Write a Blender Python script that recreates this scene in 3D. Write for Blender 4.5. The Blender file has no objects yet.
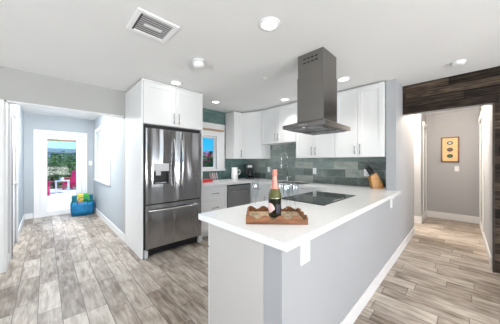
import bpy, bmesh, math, random
from mathutils import Vector, Matrix
R = math.radians
random.seed(7)
S = bpy.context.scene
C = S.collection

# ------------------------------------------------------------ camera, world, sun, daylight, exposure
cam = bpy.data.objects.new('camera', bpy.data.cameras.new('camera'))
C.objects.link(cam)
cam.location = (0, 0, 1.31)
cam.rotation_euler = (R(90), 0, R(45.6 - 90))
cam.data.sensor_width = 36
cam.data.lens = 36 * 208.8 / 500
cam.data.clip_start = 0.02
S.camera = cam
S.view_settings.view_transform = 'Standard'
S.view_settings.look = 'None'
S.view_settings.gamma = 1
S.view_settings.exposure = 0.25

W = bpy.data.worlds.new('sky')
S.world = W
W.use_nodes = True
wn = W.node_tree.nodes; wl = W.node_tree.links
wn.clear()
wo = wn.new('ShaderNodeOutputWorld'); bg = wn.new('ShaderNodeBackground')
tc = wn.new('ShaderNodeTexCoord'); sx = wn.new('ShaderNodeSeparateXYZ'); rp = wn.new('ShaderNodeValToRGB')
rp.color_ramp.elements[0].position = 0.0; rp.color_ramp.elements[0].color = (.08, .52, .88, 1)
rp.color_ramp.elements[1].position = 0.35; rp.color_ramp.elements[1].color = (.03, .28, .80, 1)
e = rp.color_ramp.elements.new(.12); e.color = (.02, .45, .84, 1)
wl.new(tc.outputs['Generated'], sx.inputs[0]); wl.new(sx.outputs['Z'], rp.inputs[0])
wl.new(rp.outputs[0], bg.inputs[0]); wl.new(bg.outputs[0], wo.inputs[0])
bg.inputs[1].default_value = 1.0


def light(name, kind, loc, power, col=(1, 1, 1), size=None, rot=(0, 0, 0), **kw):
    d = bpy.data.lights.new(name, kind); d.energy = power; d.color = col
    if size is not None:
        if kind == 'AREA':
            d.shape = 'RECTANGLE'; d.size, d.size_y = size
        else:
            d.shadow_soft_size = size
    for k, v in kw.items(): setattr(d, k, v)
    o = bpy.data.objects.new(name, d); C.objects.link(o)
    o.location = loc; o.rotation_euler = rot
    return o


sun = light('sun', 'SUN', (0, 0, 8), 4.0, (1, .96, .9))
sun.rotation_euler = Vector((-.42, .16, -.9)).to_track_quat('-Z', 'Y').to_euler()
sun.data.angle = R(1)
# daylight through unseen windows behind the camera, plus added fills aimed at the ceiling
SOUTH_WIN = [(-2.3, -.9), (-.3, 1.1), (1.7, 3.1)]
WEST_WIN = [(-3.2, -1.4), (.2, 2.2)]
for a, b in SOUTH_WIN:
    light('south_window_daylight', 'AREA', ((a + b) / 2, -4.02, 1.32), 10, (1, .985, .97), (b - a, 2.0), (R(90), 0, 0))
    light('south_ceiling_fill', 'AREA', ((a + b) / 2, -4.03, .75), 96, (1, .99, .97), (b - a, .85), (R(144), 0, 0))  # added fill tilted upward to brighten the ceiling
for a, b in WEST_WIN:
    light('west_window_daylight', 'AREA', (-3.02, (a + b) / 2, 1.32), 4, (.98, .99, 1), (b - a, 2.0), (R(90), 0, R(-90)))
    light('west_ceiling_fill', 'AREA', (-3.03, (a + b) / 2, .75), 62, (1, .99, .97), (b - a, .85), (R(150), 0, R(-90)))  # same added upward fill on the west side
light('hall_window_daylight', 'AREA', (1.12, 5.8, 1.49), 12, (.95, .98, 1), (1.6, 1.14), (R(90), 0, R(90)))
S.cycles.transparent_max_bounces = 32


# ------------------------------------------------------------ materials
def new_mat(name):
    m = bpy.data.materials.new(name); m.use_nodes = True
    return m, m.node_tree.nodes, m.node_tree.links, m.node_tree.nodes['Principled BSDF']


def mat(name, col, rough=.5, metal=0, var=.04, scale=8, bump=0, trans=0, emit=None, es=0, ior=1.45, coat=0, stretch=None, sub=0, alpha=1):
    m, n, l, b = new_mat(name)
    b.inputs['Roughness'].default_value = rough
    b.inputs['Metallic'].default_value = metal
    b.inputs['IOR'].default_value = ior
    b.inputs['Transmission Weight'].default_value = trans
    b.inputs['Coat Weight'].default_value = coat
    if emit:
        b.inputs['Emission Color'].default_value = (*emit, 1); b.inputs['Emission Strength'].default_value = es
    b.inputs['Base Color'].default_value = (*col, 1)
    if var or bump:
        t = n.new('ShaderNodeTexCoord'); mp = n.new('ShaderNodeMapping'); z = n.new('ShaderNodeTexNoise')
        z.inputs['Scale'].default_value = scale; z.inputs['Detail'].default_value = 4
        if stretch: mp.inputs['Scale'].default_value = stretch
        l.new(t.outputs['Object'], mp.inputs[0]); l.new(mp.outputs[0], z.inputs[0])
        if var:
            r = n.new('ShaderNodeValToRGB')
            r.color_ramp.elements[0].position = .3; r.color_ramp.elements[1].position = .7
            r.color_ramp.elements[0].color = (*[max(0, c * (1 - var)) for c in col], 1)
            r.color_ramp.elements[1].color = (*[min(1, c * (1 + var)) for c in col], 1)
            l.new(z.outputs[0], r.inputs[0]); l.new(r.outputs[0], b.inputs['Base Color'])
        if bump:
            bp = n.new('ShaderNodeBump'); bp.inputs['Strength'].default_value = bump; bp.inputs['Distance'].default_value = .01
            l.new(z.outputs[0], bp.inputs['Height']); l.new(bp.outputs[0], b.inputs['Normal'])
    return m


def plank_mat(name, ax_len, ax_row, L, H, gap, stops, mortar, rough=(.3, .45), grain=.5, offs='random', grain_col=None, grain_scale=(3, 40),
              bump=.4, shift=(0, 0), coat=0, spec=.5, blotch=0, spread=1.0):
    """Rows of boards or tiles: own tint per piece, grain along the length, grooves between."""
    m, n, l, b = new_mat(name)
    t = n.new('ShaderNodeTexCoord'); s = n.new('ShaderNodeSeparateXYZ'); l.new(t.outputs['Object'], s.inputs[0])

    def M(op, a, c=None, d=None):
        q = n.new('ShaderNodeMath'); q.operation = op
        for i, v in enumerate((a, c, d)):
            if v is None: continue
            if hasattr(v, 'links'): l.new(v, q.inputs[i])
            else: q.inputs[i].default_value = v
        return q.outputs[0]
    u = M('ADD', s.outputs[ax_len], shift[0] + 50 * L); v = M('ADD', s.outputs[ax_row], shift[1] + 50 * H)
    vr = M('DIVIDE', v, H); row = M('FLOOR', vr)
    if offs == 'random':
        w = n.new('ShaderNodeTexWhiteNoise'); w.noise_dimensions = '1D'; l.new(row, w.inputs['W']); off = w.outputs['Value']
    else:
        off = M('MULTIPLY', M('MODULO', row, 2), .5)
    ur = M('ADD', M('DIVIDE', u, L), off); col = M('FLOOR', ur)
    fv = M('FRACT', vr); fu = M('FRACT', ur)
    dv = M('MULTIPLY', M('MINIMUM', fv, M('SUBTRACT', 1, fv)), H)
    du = M('MULTIPLY', M('MINIMUM', fu, M('SUBTRACT', 1, fu)), L)
    d = M('MINIMUM', dv, du)
    mask = n.new('ShaderNodeMapRange'); mask.inputs['From Min'].default_value = gap * .6; mask.inputs['From Max'].default_value = gap * 1.3
    l.new(d, mask.inputs['Value'])
    cv = n.new('ShaderNodeCombineXYZ'); l.new(row, cv.inputs[0]); l.new(col, cv.inputs[1])
    w2 = n.new('ShaderNodeTexWhiteNoise'); w2.noise_dimensions = '2D'; l.new(cv.outputs[0], w2.inputs['Vector'])
    # grain
    cg = n.new('ShaderNodeCombineXYZ')
    l.new(M('MULTIPLY', u, grain_scale[0]), cg.inputs[0]); l.new(M('MULTIPLY', v, grain_scale[1]), cg.inputs[1])
    l.new(M('MULTIPLY', w2.outputs['Value'], 37), cg.inputs[2])
    g = n.new('ShaderNodeTexNoise'); g.inputs['Scale'].default_value = 1; g.inputs['Detail'].default_value = 5; g.inputs['Distortion'].default_value = .6
    l.new(cg.outputs[0], g.inputs['Vector'])
    gm = M('MULTIPLY', M('SUBTRACT', g.outputs[0], .5), grain)
    tint = M('ADD', M('MULTIPLY_ADD', w2.outputs['Value'], spread, .5 - .5 * spread), gm)
    if blotch:
        cb = n.new('ShaderNodeCombineXYZ'); l.new(M('MULTIPLY', u, 4), cb.inputs[0]); l.new(M('MULTIPLY', v, 9), cb.inputs[1])
        l.new(M('MULTIPLY', w2.outputs['Value'], 53), cb.inputs[2])
        nb = n.new('ShaderNodeTexNoise'); nb.inputs['Scale'].default_value = 1; nb.inputs['Detail'].default_value = 3
        l.new(cb.outputs[0], nb.inputs['Vector'])
        tint = M('ADD', tint, M('MULTIPLY', M('SUBTRACT', nb.outputs[0], .5), blotch))
    r = n.new('ShaderNodeValToRGB'); el = r.color_ramp.elements
    el[0].position = 0; el[0].color = (*stops[0], 1); el[1].position = 1; el[1].color = (*stops[-1], 1)
    for i, c in enumerate(stops[1:-1]):
        q = el.new((i + 1) / (len(stops) - 1)); q.color = (*c, 1)
    l.new(tint, r.inputs[0])
    mx = n.new('ShaderNodeMix'); mx.data_type = 'RGBA'
    l.new(mask.outputs[0], mx.inputs['Factor']); mx.inputs[6].default_value = (*mortar, 1); l.new(r.outputs[0], mx.inputs[7])
    l.new(mx.outputs[2], b.inputs['Base Color'])
    rr = n.new('ShaderNodeMapRange'); rr.inputs['To Min'].default_value = rough[1]; rr.inputs['To Max'].default_value = rough[0]
    l.new(g.outputs[0], rr.inputs['Value']); l.new(rr.outputs[0], b.inputs['Roughness'])
    b.inputs['Coat Weight'].default_value = coat; b.inputs['Specular IOR Level'].default_value = spec
    h = M('ADD', mask.outputs[0], M('MULTIPLY', g.outputs[0], .25))
    h = M('ADD', h, M('MULTIPLY', w2.outputs['Value'], .3 if offs == 'random' else .1))
    bp = n.new('ShaderNodeBump'); bp.inputs['Strength'].default_value = bump; bp.inputs['Distance'].default_value = .004
    l.new(h, bp.inputs['Height']); l.new(bp.outputs[0], b.inputs['Normal'])
    return m


def steel_mat(name, col, rough, wav=0.0, streak=0.06):
    m, n, l, b = new_mat(name)
    b.inputs['Metallic'].default_value = 1; b.inputs['Base Color'].default_value = (*col, 1)
    t = n.new('ShaderNodeTexCoord'); mp = n.new('ShaderNodeMapping'); mp.inputs['Scale'].default_value = (6.5, 6.5, .55)
    z = n.new('ShaderNodeTexNoise'); z.inputs['Scale'].default_value = 1; z.inputs['Detail'].default_value = .6; z.inputs['Distortion'].default_value = .5
    l.new(t.outputs['Object'], mp.inputs[0]); l.new(mp.outputs[0], z.inputs[0])
    bp = n.new('ShaderNodeBump'); bp.inputs['Strength'].default_value = wav; bp.inputs['Distance'].default_value = .05
    l.new(z.outputs[0], bp.inputs['Height']); l.new(bp.outputs[0], b.inputs['Normal'])
    mp2 = n.new('ShaderNodeMapping'); mp2.inputs['Scale'].default_value = (3, 3, 300)
    z2 = n.new('ShaderNodeTexNoise'); z2.inputs['Scale'].default_value = 1; z2.inputs['Detail'].default_value = 2
    l.new(t.outputs['Object'], mp2.inputs[0]); l.new(mp2.outputs[0], z2.inputs[0])
    mr = n.new('ShaderNodeMapRange'); mr.inputs['To Min'].default_value = rough - streak; mr.inputs['To Max'].default_value = rough + streak
    l.new(z2.outputs[0], mr.inputs['Value']); l.new(mr.outputs[0], b.inputs['Roughness'])
    return m


MT = dict(
    ceil=mat('ceiling_paint', (.80, .80, .795), .75, var=.012, scale=2, bump=.05),
    wall=mat('wall_paint_grey', (.40, .405, .42), .7, var=.012, scale=3, bump=.04),
    wallw=mat('wall_paint_warm_grey', (.43, .425, .41), .7, var=.012, scale=3, bump=.04),
    wallh=mat('hall_paint_blue_grey', (.40, .435, .465), .7, var=.012, scale=3, bump=.04),
    trim=mat('trim_white', (.80, .80, .80), .4, var=.008),
    cab=mat('cabinet_white_lacquer', (.785, .785, .78), .32, var=.006),
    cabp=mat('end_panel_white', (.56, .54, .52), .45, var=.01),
    quartz=mat('white_quartz', (.86, .86, .855), .22, var=.035, scale=60),
    steel=steel_mat('brushed_steel', (.42, .42, .43), .20, .8),
    steel2=steel_mat('hood_steel', (.25, .238, .225), .32, .03),
    steeld=steel_mat('dark_steel', (.30, .30, .30), .33, .05),
    chrome=mat('chrome', (.8, .8, .8), .12, 1, var=0),
    black=mat('black_plastic', (.015, .015, .017), .35, var=.1),
    glassblk=mat('black_glass', (.012, .012, .013), .06, var=0, coat=.5),
    greyp=mat('light_grey_panel', (.55, .55, .56), .35, var=.02),
    white=mat('white_plastic', (.88, .88, .88), .35, var=.01),
    ceramic=mat('white_ceramic', (.9, .9, .89), .15, var=.01),
    red=mat('red_cloth', (.75, .06, .05), .7, var=.15, scale=30),
    pink=mat('pink_white_ceramic', (.85, .55, .55), .3, var=.3, scale=20),
    lamp=mat('lamp_diffuser', (1, 1, 1), .5, var=0, emit=(1, .98, .94), es=3),
    block=mat('knife_block_wood', (.52, .25, .07), .4, var=.25, scale=6, stretch=(1, 1, 8)),
    traywood=mat('tray_walnut', (.22, .085, .032), .45, var=.45, scale=9, stretch=(1, 6, 6), bump=.15),
    trayin=mat('tray_floor_wood', (.62, .46, .30), .5, var=.3, scale=7, stretch=(8, 1, 1)),
    bottle=mat('green_bottle_glass', (.008, .012, .004), .06, var=0, coat=.5),
    wine=mat('golden_bottle_shoulder', (.085, .085, .012), .08, var=.3, scale=30, coat=.5),
    foil=mat('rose_foil', (.78, .32, .26), .33, .55, var=.15, scale=40),
    label=mat('pink_label_paper', (.80, .56, .54), .5, var=.05),
    labeld=mat('dark_label_paper', (.03, .03, .05), .5, var=.05),
    frame=mat('picture_frame_wood', (.20, .08, .03), .4, var=.3, scale=20),
    strip=mat('stained_edge_strip', (.045, .032, .024), .6, var=.3, scale=15),
    mount=mat('picture_cream_mount', (.80, .58, .30), .6, var=.06),
    basket=mat('blue_woven_plastic', (.005, .15, .33), .55, var=.35, scale=45, bump=.6),
    tealt=mat('teal_towel', (.01, .13, .17), .9, var=.3, scale=50, bump=.5),
    greent=mat('green_towel', (.05, .33, .05), .9, var=.3, scale=40, bump=.5),
    yellowt=mat('yellow_towel', (.60, .50, .06), .9, var=.1, scale=40, bump=.5),
    oranget=mat('orange_stripe', (.85, .22, .05), .9, var=.1, scale=40),
    adir=mat('pink_painted_wood', (.85, .05, .20), .45, var=.1),
    outw=mat('white_painted_wood', (.85, .85, .85), .45, var=.02),
    patio=mat('patio_concrete', (.78, .76, .72), .8, var=.06, scale=3),
    soil=mat('garden_soil', (.16, .13, .07), .9, var=.3, scale=6),
    leaf=mat('leaf_green', (.14, .27, .07), .5, var=.6, scale=2.5),
    leafd=mat('leaf_dark_green', (.055, .13, .05), .5, var=.6, scale=2.5),
    leafy=mat('leaf_yellow_green', (.42, .42, .10), .5, var=.4, scale=2.5),
    bloom=mat('magenta_blossom', (.75, .08, .25), .6, var=.3, scale=4),
    bark=mat('bark', (.16, .11, .07), .9, var=.3, scale=12, bump=.5),
    awning=mat('teal_awning_canvas', (.45, .72, .68), .8, var=.2, scale=3),
    houser=mat('terracotta_roof', (.50, .24, .14), .8, var=.2, scale=8),
    housew=mat('house_stucco', (.72, .60, .48), .8, var=.05),
    blind=mat('blind_slat_white', (.74, .76, .79), .5, var=.01),
    tan=mat('tan_wood', (.45, .30, .18), .5, var=.2, scale=20),
    dark=mat('dark_seal', (.05, .05, .05), .5, var=.1),
    ring=mat('burner_ring_print', (.09, .09, .09), .25, var=0),
    inox=mat('sink_steel', (.5, .5, .5), .3, 1, var=.05),
    thermo=mat('grey_plastic', (.62, .62, .62), .4, var=.02),
)
# clear glass that lets light pass straight through
def clear(name, tint=(1, 1, 1), rough=0.0, fac=.06, base=.03):
    m, n, l, b = new_mat(name)
    n.remove(b)
    o = [x for x in n if x.type == 'OUTPUT_MATERIAL'][0]
    t = n.new('ShaderNodeBsdfTransparent'); t.inputs[0].default_value = (*tint, 1)
    g = n.new('ShaderNodeBsdfGlossy'); g.inputs['Roughness'].default_value = rough + .02
    lw = n.new('ShaderNodeLayerWeight'); lw.inputs[0].default_value = .35
    pw = n.new('ShaderNodeMath'); pw.operation = 'POWER'; pw.inputs[1].default_value = 3; l.new(lw.outputs['Facing'], pw.inputs[0])
    f = n.new('ShaderNodeMath'); f.operation = 'MULTIPLY_ADD'; f.inputs[1].default_value = fac * 2; f.inputs[2].default_value = base; l.new(pw.outputs[0], f.inputs[0])
    mx = n.new('ShaderNodeMixShader')
    l.new(f.outputs[0], mx.inputs[0]); l.new(t.outputs[0], mx.inputs[1]); l.new(g.outputs[0], mx.inputs[2]); l.new(mx.outputs[0], o.inputs[0])
    return m
MT['pane'] = clear('window_glass', (.97, .985, .98), fac=.02, base=.008)
MT['flute'] = clear('flute_glass', (.93, .945, .95), fac=.16)
MT['floor'] = plank_mat('wood_look_floor_tile', 'Y', 'X', .61, .152, .0028,
                        [(.14, .105, .078), (.275, .225, .18), (.425, .37, .315), (.58, .53, .47)], (.10, .082, .07),
                        rough=(.28, .5), grain=1.5, grain_scale=(5, 30), shift=(0, .048), bump=.25, blotch=1.1, spread=.6)
MT['tile'] = plank_mat('green_grey_glass_tile', 'Y', 'Z', .40, .132, .0025,
                       [(.11, .135, .12), (.19, .235, .215), (.24, .295, .275), (.38, .40, .36)], (.24, .25, .235),
                       rough=(.08, .2), grain=1.0, offs='half', grain_scale=(8, 14), shift=(.0, -.92), bump=.25, coat=.3)
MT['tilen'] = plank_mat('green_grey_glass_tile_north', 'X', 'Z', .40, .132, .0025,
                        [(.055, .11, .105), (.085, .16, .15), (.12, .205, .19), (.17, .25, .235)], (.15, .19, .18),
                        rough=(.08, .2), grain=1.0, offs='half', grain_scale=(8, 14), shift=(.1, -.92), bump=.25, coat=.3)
MT['wood'] = plank_mat('dark_reclaimed_plank', 'Y', 'Z', .92, .105, .004,
                       [(.007, .004, .0025), (.026, .017, .011), (.052, .035, .024), (.125, .089, .062)], (.008, .006, .005),
                       rough=(.45, .7), grain=1.9, grain_scale=(5, 60), shift=(.2, -.02), bump=1.0, spread=.75, spec=.2)


# ------------------------------------------------------------ geometry helpers
def box(bm, x0, x1, y0, y1, z0, z1):
    vs = [bm.verts.new(p) for p in ((x0, y0, z0), (x1, y0, z0), (x1, y1, z0), (x0, y1, z0), (x0, y0, z1), (x1, y0, z1), (x1, y1, z1), (x0, y1, z1))]
    for f in ((0, 3, 2, 1), (4, 5, 6, 7), (0, 1, 5, 4), (1, 2, 6, 5), (2, 3, 7, 6), (3, 0, 4, 7)):
        bm.faces.new([vs[i] for i in f])


def prism(bm, pts, a, b, axis='z'):
    """Extrude a 2D outline from a to b along an axis."""
    def P(p, t):
        return {'z': (p[0], p[1], t), 'y': (p[0], t, p[1]), 'x': (t, p[0], p[1])}[axis]
    lo = [bm.verts.new(P(p, a)) for p in pts]; hi = [bm.verts.new(P(p, b)) for p in pts]
    n = len(pts)
    bm.faces.new(lo[::-1]); bm.faces.new(hi)
    for i in range(n):
        bm.faces.new((lo[i], lo[(i + 1) % n], hi[(i + 1) % n], hi[i]))


def lathe(bm, prof, cx=0, cy=0, n=24):
    rings = []
    for r, z in prof:
        if r < 1e-5: rings.append([bm.verts.new((cx, cy, z))])
        else: rings.append([bm.verts.new((cx + r * math.cos(2 * math.pi * k / n), cy + r * math.sin(2 * math.pi * k / n), z)) for k in range(n)])
    for A, B in zip(rings, rings[1:]):
        for k in range(n):
            k2 = (k + 1) % n
            if len(A) == 1 and len(B) == 1: continue
            if len(A) == 1: bm.faces.new((A[0], B[k2], B[k]))
            elif len(B) == 1: bm.faces.new((A[k], A[k2], B[0]))
            else: bm.faces.new((A[k], A[k2], B[k2], B[k]))


def tube(bm, pts, r, n=8, r2=None):
    pts = [Vector(p) for p in pts]; rings = []
    up = Vector((0, 0, 1))
    for i, p in enumerate(pts):
        d = (pts[min(i + 1, len(pts) - 1)] - pts[max(i - 1, 0)]).normalized()
        a = d.cross(up)
        if a.length < 1e-3: a = d.cross(Vector((1, 0, 0)))
        a.normalize(); b = d.cross(a)
        rr = r if r2 is None else r + (r2 - r) * i / (len(pts) - 1)
        rings.append([bm.verts.new(p + rr * (a * math.cos(2 * math.pi * k / n) + b * math.sin(2 * math.pi * k / n))) for k in range(n)])
    for A, B in zip(rings, rings[1:]):
        for k in range(n): bm.faces.new((A[k], A[(k + 1) % n], B[(k + 1) % n], B[k]))
    bm.faces.new(rings[0][::-1]); bm.faces.new(rings[-1])


def obj(name, build, m, parent=None, bevel=0, smooth=False, loc=None, rot=None):
    bm = bmesh.new()
    build(bm)
    bmesh.ops.recalc_face_normals(bm, faces=bm.faces)
    me = bpy.data.meshes.new(name); bm.to_mesh(me); bm.free()
    me.materials.append(MT[m] if isinstance(m, str) else m)
    o = bpy.data.objects.new(name, me); C.objects.link(o)
    if smooth:
        for p in me.polygons: p.use_smooth = True
    if bevel:
        q = o.modifiers.new('bevel', 'BEVEL'); q.width = bevel; q.segments = 2; q.limit_method = 'ANGLE'; q.angle_limit = R(40)
    if parent: o.parent = parent
    if loc: o.location = loc
    if rot: o.rotation_euler = rot
    return o


def boxes(name, bl, m, parent=None, bevel=0, **k):
    return obj(name, lambda bm: [box(bm, *b) for b in bl], m, parent, bevel, **k)


def tag(o, label, cat, group=None, kind=None):
    o['label'] = label; o['category'] = cat
    if group: o['group'] = group
    if kind: o['kind'] = kind
    return o


def struct(name, bl, m, bevel=0, label=None, parent=None):
    o = boxes(name, bl, m, parent, bevel)
    if not parent: o['kind'] = 'structure'
    if label: o['label'] = label
    return o


def thing(name, label, cat, loc=(0, 0, 0), rz=0, group=None):
    o = bpy.data.objects.new(name, None); C.objects.link(o)
    o.empty_display_size = .1
    o.location = loc; o.rotation_euler = (0, 0, rz)
    return tag(o, label, cat, group)


def dup(root, loc, rz=None, label=None):
    r = root.copy(); C.objects.link(r); r.location = loc
    if rz is not None: r.rotation_euler = (0, 0, rz)
    if label: r['label'] = label
    for ch in list(root.children):
        c = ch.copy(); C.objects.link(c); c.parent = r
        for g in ch.children:
            d = g.copy(); C.objects.link(d); d.parent = c
    return r


# ------------------------------------------------------------ the setting
NW = 3.82; CE = 2.44
struct('floor', [(-3, 3.81, -4, 3.97, -.08, 0), (-.5, 1.08, 3.97, 7.12, -.08, 0), (3.81, 6.7, -1.0, 2.2, -.08, 0)], 'floor', label='grey-beige wood-look plank tile floor')
struct('ceiling', [(-3.1, 6.8, -4.1, 3.97, CE, CE + .12), (-.5, 1.08, 3.97, 7.12, CE, CE + .12)], 'ceil', label='smooth white ceiling')
# north wall: grey left part with the opening to the hall, kitchen part with the window
struct('wall_north', [(-3.1, -.35, NW, NW + .15, 0, CE), (-.35, .92, NW, NW + .15, 2.05, CE), (.92, 2.02, NW, NW + .15, 0, CE),
                      (2.02, 2.72, NW, NW + .15, 0, 1.16), (2.02, 2.72, NW, NW + .15, 1.87, CE), (2.72, 3.81, NW, NW + .15, 0, CE)], 'wallw')
struct('wall_east', [(3.65, 3.81, .75, NW, 0, CE)], 'wall')
struct('wall_peninsula', [(.845, 3.38, .635, .755, 0, .878), (3.38, 4.86, .635, .75, 0, CE)], 'wall', label='pale grey half wall under the counter that rises to full height at its far end')
struct('wall_west', [(-3.1, -3, -4.1, -3.2, 0, CE), (-3.1, -3, -1.4, .2, 0, CE), (-3.1, -3, 2.2, NW, 0, CE),
                     (-3.1, -3, -3.2, -1.4, 0, .3), (-3.1, -3, -3.2, -1.4, 2.34, CE), (-3.1, -3, .2, 2.2, 0, .3), (-3.1, -3, .2, 2.2, 2.34, CE)], 'wall')
struct('wall_south', [(-3, -2.3, -4.1, -4, 0, CE), (-.9, -.3, -4.1, -4, 0, CE), (1.1, 1.7, -4.1, -4, 0, CE), (3.1, 3.95, -4.1, -4, 0, CE)] +
       [q for a, b in SOUTH_WIN for q in ((a, b, -4.1, -4, 0, .3), (a, b, -4.1, -4, 2.34, CE))], 'wall')
# plank wall with the opening to the right hall
struct('wall_southeast', [(3.835, 3.95, -4, -.245, 0, CE), (3.835, 3.95, -.245, .635, 2.02, CE)], 'wall')
struct('trim_1', [(3.81, 3.835, -4, -.245, 0, CE - .002), (3.81, 3.835, -.245, .632, 2.02, CE - .002)], 'wood', label='dark brown reclaimed wood planks cladding the wall around the hall opening')
struct('trim_2', [(3.79, 3.96, -.262, -.246, 0, 2.018)], 'strip', .002, label='dark brown edge strip of the plank wall')
# left hall
struct('wall_hall_west', [(-.48, -.35, 3.97, 4.24, 0, CE), (-.48, -.35, 4.24, 5.10, 2.02, CE), (-.48, -.35, 5.10, 7.0, 0, CE)], 'wallh')
struct('wall_hall_east', [(.93, 1.08, 3.97, 5.0, 0, CE), (.93, 1.08, 5.0, 6.6, 0, .92), (.93, 1.08, 5.0, 6.6, 2.06, CE), (.93, 1.08, 6.6, 7.0, 0, CE)], 'wallh')
struct('wall_hall_north', [(-.48, -.1, 7, 7.12, 0, CE), (.70, 1.08, 7, 7.12, 0, CE), (-.1, .70, 7, 7.12, 2.0, CE)], 'wallh')
# right hall
struct('wall_entry_north', [(5.70, 6.7, .63, .75, 0, CE)], 'wall')
struct('wall_entry_recess', [(5.70, 5.82, .75, 2.2, 0, CE), (4.74, 4.86, .75, 2.2, 0, CE), (4.86, 5.70, 2.1, 2.2, 0, CE)], 'wall')
struct('wall_entry_east', [(6.55, 6.7, -.37, .63, 0, CE)], 'wall')
struct('wall_entry_south', [(3.95, 6.55, -.37, -.25, 0, CE)], 'wall')

# baseboards
def bb(name, x0, x1, y0, y1, face, h=.125):
    d = .014
    if face == 'S': B = [(x0, x1, y0 - d, y0, 0, h)]
    elif face == 'W': B = [(x0 - d, x0, y0, y1, 0, h)]
    elif face == 'E': B = [(x0, x0 + d, y0, y1, 0, h)]
    else: B = [(x0, x1, y0, y0 + d, 0, h)]
    return struct(name, B, 'trim', .004)
bb('baseboard_peninsula', .90, 4.874, .635, 0, 'S')
bb('baseboard_hall_east', .93, 0, 3.84, 7.0, 'W')
bb('baseboard_hall_west', -.35, 0, 5.22, 7.0, 'E')
bb('baseboard_hall_west_near', -.35, 0, 3.83, 4.22, 'E')
bb('baseboard_hall_north', -.336, -.21, 7, 0, 'S')
bb('baseboard_hall_northeast', .81, .916, 7, 0, 'S')
bb('baseboard_north', -3, -.44, NW, 0, 'S')
bb('baseboard_entry_recess', 5.70, 0, .616, 2.1, 'W', .15)
bb('baseboard_entry_east', 6.55, 0, -.25, .616, 'W', .15)
bb('baseboard_entry_south', 3.97, 6.536, -.25, 0, 'N', .12)
bb('baseboard_entry_north', 5.70, 6.536, .63, 0, 'S', .15)

# trim around openings
struct('trim_3', [(-.44, -.35, NW - .015, NW, 0, 2.05)], 'trim', .003, label='white casing at the left side of the hall opening')
struct('trim_4', [(-.35, -.335, NW, NW + .15, 0, 2.035), (-.335, .905, NW, NW + .15, 2.035, 2.0495)], 'trim', .002, label='white lining of the hall opening')
struct('trim_5', [(6.0, 6.09, .612, .63, .15, 2.1), (6.45, 6.54, .612, .63, .15, 2.1), (5.97, 6.545, .60, .63, 2.1, 2.2)], 'trim', .003, label='white door casing on the left side of the right hall')
struct('trim_6', [(5.35, 5.44, -.25, -.232, .12, 2.1), (6.3, 6.39, -.25, -.232, .12, 2.1), (5.32, 6.42, -.25, -.22, 2.1, 2.2)], 'trim', .003, label='white door casing on the right side of the right hall')

# left hall: end door with full glass
d1 = bpy.data.objects.new('door_1', None); C.objects.link(d1); d1['kind'] = 'structure'; d1['label'] = 'white glazed door at the end of the left hall'
boxes('door_frame', [(-.20, -.09, 6.98, 7.12, 0, 2.07), (.68, .79, 6.98, 7.12, 0, 2.07), (-.09, .68, 6.98, 7.12, 1.98, 2.07), (-.09, .68, 7.0, 7.12, 0, .02)], 'trim', d1, .004)
boxes('door_panel', [(-.088, .03, 7.03, 7.075, .022, 1.975), (.57, .678, 7.03, 7.075, .022, 1.975), (.03, .57, 7.03, 7.075, .022, .11), (.03, .57, 7.03, 7.075, 1.87, 1.975)], 'trim', d1, .004)
boxes('pane', [(.03, .57, 7.048, 7.054, .11, 1.87)], 'pane', d1)
dh = boxes('door_handle', [(-.045, -.005, 7.018, 7.03, .95, 1.18)], 'chrome', d1, .003)
obj('lever', lambda bm: tube(bm, [(-.025, 7.03, 1.05), (-.025, 6.98, 1.05), (.0, 6.972, 1.05), (.09, 6.972, 1.045)], .009), 'chrome', dh, smooth=True)
# left hall: door standing in the left wall, dark sealed edge
d2 = bpy.data.objects.new('door_2', None); C.objects.link(d2); d2['kind'] = 'structure'; d2['label'] = 'white door in the left wall of the hall with dark edge seal'
boxes('door_frame', [(-.36, -.325, 4.15, 4.24, 0, 2.10), (-.36, -.325, 5.10, 5.19, 0, 2.10), (-.36, -.325, 4.24, 5.10, 2.02, 2.10)], 'trim', d2, .004)
boxes('door_panel', [(-.40, -.355, 4.275, 5.095, .01, 2.015)], 'trim', d2, .003)
boxes('edge_seal', [(-.36, -.318, 4.242, 4.272, .01, 1.93)], 'dark', d2, .002)
obj('door_knob', lambda bm: lathe(bm, [(0, 0), (.022, .0), (.012, .02), (.012, .04), (.028, .055), (.02, .075), (0, .08)]), 'chrome', d2, smooth=True, loc=(-.355, 4.36, 1.0), rot=(0, R(90), 0))

# kitchen window
w1 = bpy.data.objects.new('window_1', None); C.objects.link(w1); w1['kind'] = 'structure'; w1['label'] = 'small white kitchen window beside the refrigerator'
boxes('window_casing', [(2.70, 2.90, NW - .02, NW, 1.12, 2.15), (1.90, 2.70, NW - .02, NW, 1.87, 2.15), (1.90, 2.02, NW - .02, NW, 1.12, 1.87)], 'trim', w1, .003)
boxes('window_sill', [(1.90, 2.92, NW - .045, NW, 1.115, 1.165)], 'trim', w1, .004)
boxes('window_frame', [(2.02, 2.06, NW + .04, NW + .10, 1.16, 1.87), (2.68, 2.72, NW + .04, NW + .10, 1.16, 1.87), (2.06, 2.68, NW + .04, NW + .10, 1.16, 1.20), (2.06, 2.68, NW + .04, NW + .10, 1.83, 1.87)], 'trim', w1, .003)
boxes('pane', [(2.06, 2.68, NW + .065, NW + .071, 1.20, 1.83)], 'pane', w1)
# hall window
w2 = bpy.data.objects.new('window_2', None); C.objects.link(w2); w2['kind'] = 'structure'; w2['label'] = 'white framed window in the right wall of the left hall'
boxes('window_frame', [(.905, .93, 4.92, 5.0, .84, 2.14), (.905, .93, 6.6, 6.68, .84, 2.14), (.905, .93, 5.0, 6.6, 2.06, 2.14), (.89, .93, 4.90, 6.70, .84, .90)], 'trim', w2, .003)
boxes('pane', [(1.03, 1.036, 5.0, 6.6, .92, 2.06)], 'pane', w2)

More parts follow.
